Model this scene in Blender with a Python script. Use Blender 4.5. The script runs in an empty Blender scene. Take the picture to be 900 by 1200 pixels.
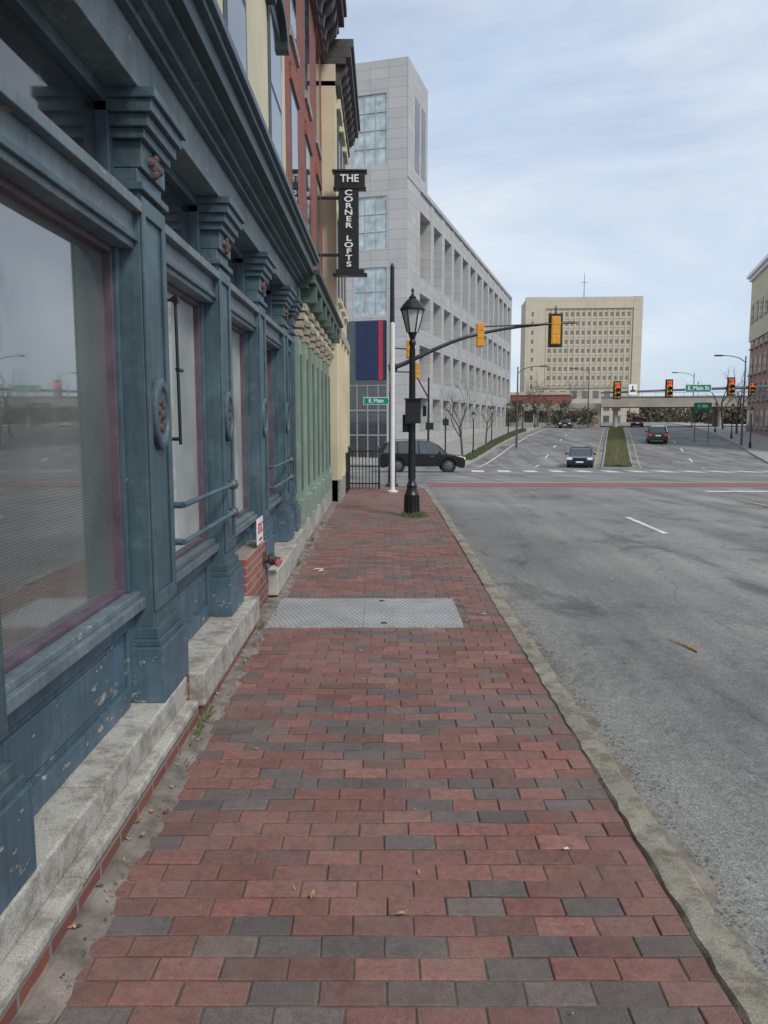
import bpy, math, random, bmesh
from mathutils import Vector, Matrix
random.seed(7)
R=random.random
def U(a,b): return a+(b-a)*R()
scene=bpy.context.scene
# ------------------------------------------------------------------ terrain profile
PTS=[(-400,-.13),(16,-.13),(22,-.22),(30,-.62),(36,-.9),(43,-1.22),(50,-1.52),(57,-1.8),(66,-1.35),(74,-.8),(90,-.1),(110,.4),(130,.75),(200,1.2),(400,1.3),(9000,1.3)]
def zl(y):
    for (a,za),(b,zb) in zip(PTS,PTS[1:]):
        if y<=b: return za+(zb-za)*max(0,(y-a))/(b-a)
    return PTS[-1][1]
def zr(y):
    if y<10 or y>300: return zl(y)
    return sum(zl(y+d) for d in (-3,-2,-1,0,1,2,3))/7
def zs(y): return zr(y)+.13
# ------------------------------------------------------------------ materials
def newmat(name):
    m=bpy.data.materials.new(name); m.use_nodes=True
    nt=m.node_tree; b=nt.nodes["Principled BSDF"]
    return m,nt,b
def ramp(nt,stops,interp='LINEAR'):
    r=nt.nodes.new('ShaderNodeValToRGB'); r.color_ramp.interpolation=interp
    e=r.color_ramp.elements
    while len(e)<len(stops): e.new(.5)
    for i,(p,c) in enumerate(stops):
        e[i].position=p; e[i].color=(c[0],c[1],c[2],1) if not isinstance(c,(int,float)) else (c,c,c,1)
    return r
def noise(nt,co,scale,detail=4,rough=.6,dist=0):
    n=nt.nodes.new('ShaderNodeTexNoise'); n.inputs['Scale'].default_value=scale
    n.inputs['Detail'].default_value=detail; n.inputs['Roughness'].default_value=rough
    n.inputs['Distortion'].default_value=dist
    nt.links.new(co,n.inputs['Vector']); return n
def mixc(nt,fac,a,b,mode='MIX'):
    m=nt.nodes.new('ShaderNodeMix'); m.data_type='RGBA'; m.blend_type=mode
    for sock,v in ((m.inputs[0],fac),(m.inputs[6],a),(m.inputs[7],b)):
        if isinstance(v,(int,float)): sock.default_value=v
        elif isinstance(v,tuple): sock.default_value=(v[0],v[1],v[2],1)
        else: nt.links.new(v,sock)
    return m.outputs[2]
def bump(nt,b,h,strength=.3,dist=.01):
    n=nt.nodes.new('ShaderNodeBump'); n.inputs['Strength'].default_value=strength; n.inputs['Distance'].default_value=dist
    nt.links.new(h,n.inputs['Height']); nt.links.new(n.outputs[0],b.inputs['Normal'])
def mapping(nt,co,sc=(1,1,1),rot=(0,0,0)):
    mp=nt.nodes.new('ShaderNodeMapping'); mp.inputs['Scale'].default_value=sc; mp.inputs['Rotation'].default_value=rot; nt.links.new(co,mp.inputs[0]); return mp.outputs[0]
def coord(nt): return nt.nodes.new('ShaderNodeTexCoord').outputs['Object']
def simple(name,col,rough=.6,var=.25,scale=4,bmp=.0,metal=0,fine=60):
    m,nt,b=newmat(name); co=coord(nt)
    n=noise(nt,co,scale,4); n2=noise(nt,co,fine,2)
    r=ramp(nt,[(.3,tuple(c*(1-var) for c in col)),(.7,tuple(min(1,c*(1+var)) for c in col))])
    nt.links.new(n.outputs[0],r.inputs[0])
    c=mixc(nt,.25,r.outputs[0],n2.outputs[0],'OVERLAY')
    nt.links.new(c,b.inputs['Base Color'])
    b.inputs['Roughness'].default_value=rough; b.inputs['Metallic'].default_value=metal
    if bmp: bump(nt,b,n2.outputs[0],bmp,.004)
    return m
def paint(name,col,chip=.62,under=(.36,.33,.28),rough=.5,low=.05):
    m,nt,b=newmat(name); co=coord(nt)
    n=noise(nt,co,2.2,5); r=ramp(nt,[(.3,tuple(c*.72 for c in col)),(.72,tuple(c*1.28 for c in col))])
    nt.links.new(n.outputs[0],r.inputs[0])
    s=noise(nt,mapping(nt,co,(30,30,2.2)),1,4); sr=ramp(nt,[(.35,(.58,.58,.58)),(.6,(1,1,1))]); nt.links.new(s.outputs[0],sr.inputs[0])
    c=mixc(nt,.6,r.outputs[0],sr.outputs[0],'MULTIPLY')
    dn=noise(nt,co,5,6,.75); dr=ramp(nt,[(.5,0),(.8,.55)]); nt.links.new(dn.outputs[0],dr.inputs[0])
    c=mixc(nt,dr.outputs[0],c,tuple(q*1.6+.06 for q in col))
    sep=nt.nodes.new('ShaderNodeSeparateXYZ'); nt.links.new(co,sep.inputs[0])
    mr=nt.nodes.new('ShaderNodeMapRange'); mr.inputs[1].default_value=.25; mr.inputs[2].default_value=.75; mr.inputs[3].default_value=low; mr.inputs[4].default_value=0
    nt.links.new(sep.outputs[2],mr.inputs[0])
    cn=noise(nt,mapping(nt,co,(1,.6,1.5)),13,8,.72); big=noise(nt,co,2.3,2); 
    ad=nt.nodes.new('ShaderNodeMath'); ad.operation='ADD'; nt.links.new(cn.outputs[0],ad.inputs[0]); nt.links.new(mr.outputs[0],ad.inputs[1])
    ad2=nt.nodes.new('ShaderNodeMath'); ad2.operation='MULTIPLY_ADD'; nt.links.new(big.outputs[0],ad2.inputs[0]); ad2.inputs[1].default_value=.35; nt.links.new(ad.outputs[0],ad2.inputs[2])
    cr=ramp(nt,[(chip,0),(chip+.012,1)]); 
    sb=nt.nodes.new('ShaderNodeMath'); sb.operation='SUBTRACT'; nt.links.new(ad2.outputs[0],sb.inputs[0]); sb.inputs[1].default_value=.175
    nt.links.new(sb.outputs[0],cr.inputs[0])
    un=noise(nt,co,25,4); ur=ramp(nt,[(.35,tuple(q*.5 for q in under)),(.65,tuple(q*1.3 for q in under))]); nt.links.new(un.outputs[0],ur.inputs[0])
    c2=mixc(nt,cr.outputs[0],c,ur.outputs[0]); nt.links.new(c2,b.inputs['Base Color'])
    b.inputs['Roughness'].default_value=rough
    inv=nt.nodes.new('ShaderNodeMath'); inv.operation='SUBTRACT'; inv.inputs[0].default_value=1; nt.links.new(cr.outputs[0],inv.inputs[1])
    bump(nt,b,inv.outputs[0],.6,.003)
    return m
def glass(name,col,ior=2.3,rough=.02,blinds=0):
    m,nt,b=newmat(name); co=coord(nt)
    n=noise(nt,co,1.3,2); r=ramp(nt,[(.3,tuple(c*.6 for c in col)),(.7,tuple(c*1.3 for c in col))]); nt.links.new(n.outputs[0],r.inputs[0])
    c=r.outputs[0]
    if blinds:
        w=nt.nodes.new('ShaderNodeTexWave'); w.bands_direction='Z'; w.inputs['Scale'].default_value=blinds; nt.links.new(co,w.inputs[0])
        wr=ramp(nt,[(.2,(.6,.6,.6)),(.6,(1.25,1.25,1.22))]); nt.links.new(w.outputs[0],wr.inputs[0])
        sep=nt.nodes.new('ShaderNodeSeparateXYZ'); nt.links.new(co,sep.inputs[0])
        mr=nt.nodes.new('ShaderNodeMapRange'); mr.inputs[1].default_value=1.5; mr.inputs[2].default_value=1.35; mr.inputs[3].default_value=0; mr.inputs[4].default_value=.7; nt.links.new(sep.outputs[2],mr.inputs[0])
        c=mixc(nt,mr.outputs[0],c,mixc(nt,1.0,c,wr.outputs[0],'MULTIPLY'))
    nt.links.new(c,b.inputs['Base Color']); b.inputs['IOR'].default_value=ior
    dn=noise(nt,mapping(nt,co,(6,6,2)),1.5,5,.7); rr=ramp(nt,[(.4,rough),(.75,rough+.10)]); nt.links.new(dn.outputs[0],rr.inputs[0]); nt.links.new(rr.outputs[0],b.inputs['Roughness'])
    n2=noise(nt,co,1.6,1); bump(nt,b,n2.outputs[0],.05,.02)
    return m
def blockmat(name,c1,c2,mortar,bw,bh,msize,rough=.8,offset=.5,dirt=.3,bmp=.5):
    m,nt,b=newmat(name); co=coord(nt)
    sep=nt.nodes.new('ShaderNodeSeparateXYZ'); nt.links.new(co,sep.inputs[0])
    a=nt.nodes.new('ShaderNodeMath'); nt.links.new(sep.outputs[0],a.inputs[0]); nt.links.new(sep.outputs[1],a.inputs[1])
    cb=nt.nodes.new('ShaderNodeCombineXYZ'); nt.links.new(a.outputs[0],cb.inputs[0]); nt.links.new(sep.outputs[2],cb.inputs[1])
    t=nt.nodes.new('ShaderNodeTexBrick'); nt.links.new(cb.outputs[0],t.inputs[0])
    t.offset=offset
    t.inputs['Color1'].default_value=(*c1,1); t.inputs['Color2'].default_value=(*c2,1); t.inputs['Mortar'].default_value=(*mortar,1)
    t.inputs['Scale'].default_value=1; t.inputs['Brick Width'].default_value=bw; t.inputs['Row Height'].default_value=bh
    t.inputs['Mortar Size'].default_value=msize; t.inputs['Mortar Smooth'].default_value=.1
    n=noise(nt,mapping(nt,co,(1,1,.35)),.8,5); r=ramp(nt,[(.3,(.68,.68,.68)),(.7,(1.1,1.1,1.1))]); nt.links.new(n.outputs[0],r.inputs[0])
    c=mixc(nt,dirt*2,t.outputs[0],r.outputs[0],'MULTIPLY')
    nt.links.new(c,b.inputs['Base Color']); b.inputs['Roughness'].default_value=rough
    inv=nt.nodes.new('ShaderNodeMath'); inv.operation='SUBTRACT'; inv.inputs[0].default_value=1; nt.links.new(t.outputs['Fac'],inv.inputs[1])
    bump(nt,b,inv.outputs[0],bmp,.01)
    return m
def asphalt():
    m,nt,b=newmat('asphalt'); co=coord(nt)
    n1=noise(nt,co,.35,4,.6,.4)
    vo=nt.nodes.new('ShaderNodeTexVoronoi'); vo.inputs['Scale'].default_value=140; nt.links.new(co,vo.inputs['Vector'])
    base=ramp(nt,[(.3,(.165,.162,.156)),(.5,(.225,.222,.213)),(.7,(.295,.29,.275))]); nt.links.new(n1.outputs[0],base.inputs[0])
    bw=nt.nodes.new('ShaderNodeRGBToBW'); nt.links.new(vo.outputs['Color'],bw.inputs[0])
    vr=ramp(nt,[(.15,(.48,.48,.49)),(.5,(.95,.95,.95)),(.85,(1.5,1.48,1.42))]); nt.links.new(bw.outputs[0],vr.inputs[0])
    c=mixc(nt,.7,base.outputs[0],vr.outputs[0],'MULTIPLY')
    n2=noise(nt,co,14,5,.8); r2=ramp(nt,[(.35,(.76,.76,.76)),(.65,(1.14,1.14,1.14))]); nt.links.new(n2.outputs[0],r2.inputs[0])
    c=mixc(nt,.8,c,r2.outputs[0],'MULTIPLY')
    tr=noise(nt,mapping(nt,co,(1.1,.05,1)),1,3); rr=ramp(nt,[(.35,(.66,.66,.68)),(.6,(1.1,1.1,1.08))]); nt.links.new(tr.outputs[0],rr.inputs[0])
    c=mixc(nt,.9,c,rr.outputs[0],'MULTIPLY')
    st=noise(nt,mapping(nt,co,(1,.45,1)),.9,6,.7,.8); sr=ramp(nt,[(.54,(1,1,1)),(.64,(.55,.54,.54))]); nt.links.new(st.outputs[0],sr.inputs[0])
    c=mixc(nt,.9,c,sr.outputs[0],'MULTIPLY')
    dn=noise(nt,co,1.2,5); mx=nt.nodes.new('ShaderNodeMix'); mx.data_type='RGBA'; mx.inputs[0].default_value=.35
    nt.links.new(co,mx.inputs[6]); nt.links.new(dn.outputs['Color'],mx.inputs[7])
    v2=nt.nodes.new('ShaderNodeTexVoronoi'); v2.feature='DISTANCE_TO_EDGE'; v2.inputs['Scale'].default_value=.36; nt.links.new(mx.outputs[2],v2.inputs['Vector'])
    cr=ramp(nt,[(0,(.4,.4,.4)),(.004,(1,1,1))]); nt.links.new(v2.outputs[0],cr.inputs[0])
    c=mixc(nt,.5,c,cr.outputs[0],'MULTIPLY')
    nt.links.new(c,b.inputs['Base Color']); b.inputs['Roughness'].default_value=.85
    bump(nt,b,vo.outputs['Distance'],.35,.003)
    return m
def stone(name,a,bb,c3,rough=.85,sc=140):
    m,nt,b=newmat(name); co=coord(nt)
    n1=noise(nt,co,1.8,6,.7); r=ramp(nt,[(.3,a),(.5,bb),(.72,c3)]); nt.links.new(n1.outputs[0],r.inputs[0])
    n2=noise(nt,co,sc,3,.8); r2=ramp(nt,[(.38,(.4,.4,.4)),(.62,(1.3,1.3,1.3))]); nt.links.new(n2.outputs[0],r2.inputs[0])
    c=mixc(nt,.5,r.outputs[0],r2.outputs[0],'MULTIPLY')
    n3=noise(nt,co,9,6,.7); r3=ramp(nt,[(.38,(.42,.39,.35)),(.54,(1,1,1))]); nt.links.new(n3.outputs[0],r3.inputs[0])
    c=mixc(nt,.7,c,r3.outputs[0],'MULTIPLY')
    nt.links.new(c,b.inputs['Base Color']); b.inputs['Roughness'].default_value=rough
    bump(nt,b,mixc(nt,.6,n2.outputs[0],n3.outputs[0]),.8,.014)
    return m
def brickpave():
    m,nt,b=newmat('paving_brick'); co=coord(nt)
    at=nt.nodes.new('ShaderNodeAttribute'); at.attribute_name='Col'
    n=noise(nt,co,30,5,.75); r=ramp(nt,[(.3,(.55,.55,.55)),(.7,(1.38,1.38,1.38))]); nt.links.new(n.outputs[0],r.inputs[0])
    c=mixc(nt,.85,at.outputs['Color'],r.outputs[0],'MULTIPLY')
    n2=noise(nt,co,1.3,5,.75); r2=ramp(nt,[(.36,.08),(.68,.6)]); nt.links.new(n2.outputs[0],r2.inputs[0])
    c=mixc(nt,r2.outputs[0],c,(.235,.18,.155))
    n5=noise(nt,co,7,5,.8); r5=ramp(nt,[(.50,0),(.70,.55)]); nt.links.new(n5.outputs[0],r5.inputs[0])
    c=mixc(nt,r5.outputs[0],c,(.10,.075,.068))
    n4=noise(nt,co,280,2,.8); r4=ramp(nt,[(.3,(.45,.45,.45)),(.7,(1.5,1.5,1.5))]); nt.links.new(n4.outputs[0],r4.inputs[0])
    c=mixc(nt,.65,c,r4.outputs[0],'MULTIPLY')
    nt.links.new(c,b.inputs['Base Color']); b.inputs['Roughness'].default_value=.85
    bump(nt,b,mixc(nt,.5,n.outputs[0],n4.outputs[0]),.9,.005)
    return m
M={}
M['asphalt']=asphalt()
M['ground']=simple('earth_ground',(.10,.11,.06),.95,.4,.3)
M['pave']=brickpave()
M['sand']=simple('joint_sand',(.14,.11,.09),.95,.4,6,.5,fine=200)
M['dirt']=simple('dirt',(.20,.17,.145),.95,.5,7,.8,fine=150)
M['tar']=simple('tar_seal',(.12,.12,.118),.75,.4,7,.3)
M['kerb']=stone('granite_kerb',(.20,.175,.135),(.32,.29,.23),(.44,.405,.33))
M['granite']=stone('granite_block',(.33,.32,.28),(.48,.46,.41),(.58,.555,.50))
M['concrete']=stone('concrete',(.30,.29,.27),(.40,.39,.37),(.48,.47,.44),sc=60)
M['blue']=paint('blue_paint',(.068,.118,.143),.685,low=.0)
M['bluep']=paint('blue_paint_worn',(.072,.130,.170),.655,low=.075)
M['bluel']=paint('blue_paint_light',(.145,.19,.21),.62,low=0)
M['purple']=simple('purple_frame',(.105,.075,.10),.55,.35,5)
M['rose']=simple('rust_ornament',(.10,.06,.055),.65,.4,30,.4)
M['glass1']=glass('shop_glass',(.15,.16,.15),3.2,.015,26)
M['glass2']=glass('curtained_glass',(.50,.52,.50),2.2)
M['glassd']=glass('dark_glass',(.035,.04,.045),2.0)
M['glassm']=glass('mid_glass',(.13,.14,.145),1.8)
M['glassh']=glass('hotel_window_glass',(.19,.175,.155),1.6)
M['glasst']=glass('tower_glass',(.42,.50,.52),1.9,.06)
M['cream']=simple('cream_stucco',(.62,.55,.39),.75,.10,1.2,.2)
M['teal']=simple('dark_teal_trim',(.04,.065,.07),.5,.25)
M['redbrick']=blockmat('red_brick',(.36,.085,.055),(.26,.06,.043),(.25,.19,.16),.21,.07,.007,.85,.5,.3)
M['basebrick']=blockmat('base_brick',(.26,.085,.06),(.17,.06,.048),(.25,.21,.18),.21,.07,.009,.85,.5,.45)
M['orangebrick']=blockmat('orange_brick',(.38,.13,.08),(.28,.085,.055),(.30,.26,.22),.21,.07,.009,.85,.5,.3)
M['pinkbrick']=blockmat('pink_brick',(.46,.27,.22),(.40,.22,.18),(.40,.34,.30),.42,.14,.012,.85,.5,.2)
M['green']=simple('green_paint',(.23,.30,.24),.5,.2,2)
M['greend']=simple('green_dark',(.09,.14,.115),.5,.2,2)
M['capital']=simple('weathered_cream',(.40,.36,.27),.7,.35,25,.3)
M['darkmetal']=simple('dark_cornice',(.065,.058,.058),.55,.4,6)
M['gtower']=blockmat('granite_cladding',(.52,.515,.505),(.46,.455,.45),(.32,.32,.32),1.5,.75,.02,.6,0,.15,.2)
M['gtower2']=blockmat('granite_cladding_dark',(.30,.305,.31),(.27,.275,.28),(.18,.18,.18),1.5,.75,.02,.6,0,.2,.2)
M['hotel']=blockmat('hotel_panel',(.62,.54,.42),(.57,.50,.39),(.50,.44,.35),3,2.8,.06,.8,0,.1,.2)
M['white']=simple('white_paint_marking',(.62,.62,.60),.7,.3,3,.2,fine=25)
M['whitep']=simple('white_metal',(.74,.75,.76),.4,.08,3)
M['yellowm']=simple('yellow_marking',(.38,.30,.17),.7,.3,3)
M['black']=simple('black_metal',(.014,.015,.017),.38,.3,6)
M['galv']=simple('dark_galvanised',(.10,.105,.11),.45,.2,4,metal=.3)
M['sigy']=simple('signal_yellow',(.72,.33,.02),.45,.1,6)
M['bandred']=blockmat('red_crosswalk',(.27,.10,.085),(.22,.085,.07),(.22,.15,.13),.2,.1,.01)
M['grass']=simple('grass',(.12,.145,.055),.9,.4,5)
M['bark']=simple('bark',(.10,.08,.065),.9,.3,20,.5)
M['leafbrown']=simple('winter_foliage',(.15,.115,.08),.9,.5,2)
M['leafgreen']=simple('evergreen_foliage',(.055,.08,.035),.8,.5,2)
M['signg']=simple('sign_green',(.0,.20,.12),.4,.06,3)
M['signw']=simple('sign_white',(.82,.82,.82),.4,.05,3)
M['navy']=simple('navy_panel',(.012,.025,.075),.35,.15,2)
M['redp']=simple('red_panel',(.45,.03,.045),.4,.12,2)
M['pink']=simple('pink_cap',(.45,.13,.17),.5,.2,20)
M['brass']=simple('old_brass',(.11,.08,.06),.5,.3,20,metal=.5)
M['rubber']=simple('tyre_rubber',(.018,.018,.018),.85,.2,10)
M['alloy']=simple('alloy_wheel',(.35,.35,.36),.3,.1,10,metal=.8)
M['bridge']=simple('bridge_concrete',(.44,.40,.34),.85,.15,.5)
M['leaflit']=simple('dry_leaf',(.42,.27,.13),.8,.3,30)
M['paper']=simple('litter_paper',(.75,.75,.73),.8,.08,30)
def carpaint(n,c):
    m,nt,b=newmat(n); co=coord(nt); x=noise(nt,co,3,3); r=ramp(nt,[(.3,tuple(k*.85 for k in c)),(.7,tuple(k*1.1 for k in c))]); nt.links.new(x.outputs[0],r.inputs[0])
    nt.links.new(r.outputs[0],b.inputs['Base Color']); b.inputs['Roughness'].default_value=.2; b.inputs['Coat Weight'].default_value=.4; b.inputs['Coat Roughness'].default_value=.04
    return m
M['carblack']=carpaint('car_paint_black',(.006,.006,.008)); M['carblue']=carpaint('car_paint_navy',(.02,.03,.055)); M['cargrey']=carpaint('car_paint_grey',(.035,.045,.035))
def emis(n,c,s):
    m,nt,b=newmat(n); co=coord(nt); x=noise(nt,co,40,1); r=ramp(nt,[(0,tuple(k*.8 for k in c)),(1,c)]); nt.links.new(x.outputs[0],r.inputs[0])
    nt.links.new(r.outputs[0],b.inputs['Base Color']); nt.links.new(r.outputs[0],b.inputs['Emission Color']); b.inputs['Emission Strength'].default_value=s
    return m
M['redlit']=emis('red_signal_lit',(1,.03,.02),1.8); M['headl']=emis('lamp_lens',(.8,.8,.78),.25); M['taill']=emis('tail_lens',(.5,.02,.02),.6)
M['lantern']=glass('lantern_glass',(.55,.58,.58),1.5,.15)
def plate():
    m,nt,b=newmat('tread_plate'); co=coord(nt)
    outs=[]
    for rot,sc in ((.785,(34,13,1)),(-.785,(34,13,1))):
        v=nt.nodes.new('ShaderNodeTexVoronoi'); v.inputs['Scale'].default_value=1; v.inputs['Randomness'].default_value=0
        nt.links.new(mapping(nt,co,sc,(0,0,rot)),v.inputs['Vector']); outs.append(v.outputs['Distance'])
    mn=nt.nodes.new('ShaderNodeMath'); mn.operation='MINIMUM'; nt.links.new(outs[0],mn.inputs[0]); nt.links.new(outs[1],mn.inputs[1])
    n=noise(nt,co,2.5,6,.7); r=ramp(nt,[(.3,(.33,.33,.325)),(.7,(.50,.50,.50))]); nt.links.new(n.outputs[0],r.inputs[0])
    r2=ramp(nt,[(.22,(1.25,1.25,1.25)),(.32,(.72,.72,.72))]); nt.links.new(mn.outputs[0],r2.inputs[0])
    c=mixc(nt,.9,r.outputs[0],r2.outputs[0],'MULTIPLY')
    nt.links.new(c,b.inputs['Base Color']); b.inputs['Metallic'].default_value=.2; b.inputs['Roughness'].default_value=.5
    bump(nt,b,r2.outputs[0],.7,.004); return m
M['plate']=plate()
# ------------------------------------------------------------------ mesh builder
class MB:
    def __init__(s): s.v=[];s.f=[];s.m=[];s.mats=[];s.col=[]
    def mi(s,k):
        if k not in s.mats: s.mats.append(k)
        return s.mats.index(k)
    def add(s,vs,fs,k,col=None):
        o=len(s.v); s.v+= [tuple(p) for p in vs]; i=s.mi(k)
        for f in fs: s.f.append([o+q for q in f]); s.m.append(i); s.col.append(col)
    def box(s,x0,x1,y0,y1,z0,z1,k,col=None):
        vs=[(x0,y0,z0),(x1,y0,z0),(x1,y1,z0),(x0,y1,z0),(x0,y0,z1),(x1,y0,z1),(x1,y1,z1),(x0,y1,z1)]
        s.add(vs,[(0,3,2,1),(4,5,6,7),(0,1,5,4),(1,2,6,5),(2,3,7,6),(3,0,4,7)],k,col)
    def cyl(s,p0,p1,r0,r1,n,k,cap=True):
        p0=Vector(p0);p1=Vector(p1);d=(p1-p0)
        if d.length<1e-6: return
        d.normalize(); a=d.orthogonal().normalized(); b=d.cross(a); vs=[]
        for p,r in((p0,r0),(p1,r1)):
            for i in range(n):
                t=2*math.pi*i/n; vs.append(p+(a*math.cos(t)+b*math.sin(t))*r)
        fs=[(i,(i+1)%n,n+(i+1)%n,n+i) for i in range(n)]
        if cap: fs+= [tuple(range(n-1,-1,-1)),tuple(range(n,2*n))]
        s.add(vs,fs,k)
    def lathe(s,c,prof,n,k,sx=1,sy=1,axis='Z',rot=0):
        vs=[];fs=[]
        for r,h in prof:
            for i in range(n):
                t=2*math.pi*i/n+rot; a,b=r*math.cos(t)*sx,r*math.sin(t)*sy
                if axis=='Z': vs.append((c[0]+a,c[1]+b,c[2]+h))
                elif axis=='X': vs.append((c[0]+h,c[1]+a,c[2]+b))
                else: vs.append((c[0]+a,c[1]-h,c[2]+b))
        for j in range(len(prof)-1):
            for i in range(n): fs.append((j*n+i,j*n+(i+1)%n,(j+1)*n+(i+1)%n,(j+1)*n+i))
        fs.append(tuple(range(n-1,-1,-1))); fs.append(tuple((len(prof)-1)*n+i for i in range(n)))
        s.add(vs,fs,k)
    def tube(s,pts,r,n,k):
        for a,b in zip(pts,pts[1:]): s.cyl(a,b,r,r,n,k)
    def prism(s,poly,x0,x1,k,axis='X'):
        n=len(poly)
        if axis=='X': vs=[(x0,a,b) for a,b in poly]+[(x1,a,b) for a,b in poly]
        elif axis=='Y': vs=[(a,x0,b) for a,b in poly]+[(a,x1,b) for a,b in poly]
        else: vs=[(a,b,x0) for a,b in poly]+[(a,b,x1) for a,b in poly]
        s.add(vs,[tuple(range(n-1,-1,-1)),tuple(range(n,2*n))]+[(i,(i+1)%n,n+(i+1)%n,n+i) for i in range(n)],k)
    def obj(s,name,loc=(0,0,0),rz=0,bevel=0,smooth=False,parent=None,seg=2):
        me=bpy.data.meshes.new(name); me.from_pydata(s.v,[],s.f)
        for k in s.mats: me.materials.append(M[k])
        me.polygons.foreach_set('material_index',s.m)
        if any(c is not None for c in s.col):
            ca=me.color_attributes.new('Col','FLOAT_COLOR','CORNER'); d=[]
            for p,c in zip(me.polygons,s.col):
                c=c or (.2,.2,.2)
                for _ in range(p.loop_total): d+= [c[0],c[1],c[2],1]
            ca.data.foreach_set('color',d)
        bm=bmesh.new(); bm.from_mesh(me); bmesh.ops.recalc_face_normals(bm,faces=bm.faces); bm.to_mesh(me); bm.free()
        if smooth:
            me.polygons.foreach_set('use_smooth',[True]*len(me.polygons))
            me.set_sharp_from_angle(angle=math.radians(35))
        o=bpy.data.objects.new(name,me); scene.collection.objects.link(o)
        o.location=loc; o.rotation_euler=(0,0,rz)
        if bevel:
            b=o.modifiers.new('bevel','BEVEL'); b.width=bevel; b.segments=seg; b.limit_method='ANGLE'
        if parent: o.parent=parent
        return o
def empty(name,loc=(0,0,0),rz=0):
    e=bpy.data.objects.new(name,None); e.location=loc; e.rotation_euler=(0,0,rz); scene.collection.objects.link(e); return e
def text(s,size,loc,rot,k,parent,name,ext=.006,align='CENTER',off=.012):
    c=bpy.data.curves.new(name,'FONT'); c.body=s; c.size=size; c.extrude=ext; c.align_x=align; c.align_y='CENTER'; c.offset=off*size
    c.materials.append(M[k]); o=bpy.data.objects.new(name,c); o.location=loc; o.rotation_euler=rot; scene.collection.objects.link(o); o.parent=parent; return o
FACE=(math.radians(90),0,0)
# ------------------------------------------------------------------ ground + road
def sheet(name,xs,ys,off,k):
    b=MB(); vs=[(x,y,zr(y)+off) for y in ys for x in xs]; n=len(xs)
    fs=[(j*n+i,j*n+i+1,(j+1)*n+i+1,(j+1)*n+i) for j in range(len(ys)-1) for i in range(n-1)]
    b.add(vs,fs,k); return b.obj(name,smooth=True)
ysr=[-400,-100,-40]+list(range(-20,161))+list(range(170,300,10))+[400,800,1600,3500]
sheet('ground',[-2500,-600,-150,-50,0,50,150,600,2500],ysr,-.06,'ground')
sheet('road',[-120,-60,-20,0,10,20,30,60,150],[-60,-40]+list(range(-20,161))+[170,180,190,200],0,'asphalt')
def strip(b,p0,p1,w,off,k,step=1.0):
    p0=Vector(p0);p1=Vector(p1);d=p1-p0;L=d.length;d/=L;nrm=Vector((d.y,-d.x));n=max(1,int(L/step));vs=[]
    for i in range(n+1):
        p=p0+d*(L*i/n)
        for q in(p-nrm*w/2,p+nrm*w/2): vs.append((q.x,q.y,zr(q.y)+off))
    b.add(vs,[(2*i,2*i+1,2*i+3,2*i+2) for i in range(n)],k)
TH=math.radians(16.5); DO=Vector((math.cos(TH),-math.sin(TH))); DT=Vector((math.sin(TH),math.cos(TH))); C0=Vector((1.8,62.0))
def W(o,t): return C0+DO*o+DT*t
b=MB()
for y in (-10,-1,12): strip(b,(4.45,y),(4.5,y+2.1),.10,.006,'white')
strip(b,(8.1,-20),(8.1,17.5),.1,.006,'yellowm')
strip(b,(8.4,20.0),(15.0,20.0),.4,.006,'white',3)
x=5.2
while x<31:
    strip(b,(x,42.2-.10*(x-8)),(x+.5,46.6-.10*(x-8)),.72,.012,'white'); x+=1.5
strip(b,(4.5,41.2),(31,38.7),.18,.012,'white')
strip(b,W(6.2,-7.5),W(15.0,-7.5),.45,.012,'white',2)
t=-4
while t<60:
    strip(b,W(10.6,t),W(10.6,t+3),.13,.012,'white'); strip(b,W(22,t),W(22,t+3),.13,.012,'white'); t+=9
strip(b,W(6.6,-5),W(6.6,60),.13,.012,'white')
strip(b,W(14.7,-5),W(14.7,60),.11,.012,'yellowm'); strip(b,W(17.9,-5),W(17.9,60),.11,.012,'yellowm')
b.obj('road_markings')
b=MB()
def crackline(p,ang,L,w):
    p=Vector(p); vs=[]; n=int(L/.07)
    a0=ang
    for i in range(n):
        ang+=random.gauss(0,.28)+.15*(a0-ang); d=Vector((math.cos(ang),math.sin(ang))); q=Vector((-d.y,d.x))*w*U(.2,1)*min(1,4*(1-i/n),4*(i+1)/n)
        vs+=[(p.x-q.x,p.y-q.y,zr(p.y)+.004),(p.x+q.x,p.y+q.y,zr(p.y)+.004)]; p=p+d*.07
    b.add(vs,[(2*i,2*i+1,2*i+3,2*i+2) for i in range(n-1)],'tar')
crackline((1.9,4.1),.05,4.5,.004); crackline((3.6,5.6),-.3,3,.004); crackline((6.6,7),1.57,9,.006); crackline((2.6,14.8),.02,6,.007)
b.obj('road_cracks')
b=MB()
strip(b,(8.0,21.6),(8.0,24.6),13.4,.006,'bandred'); strip(b,(8.0,21.3),(8.0,21.45),13.4,.009,'white',.5); strip(b,(8.0,24.75),(8.0,24.9),13.4,.009,'white',.5)
b.obj('brick_crosswalk')
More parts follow.
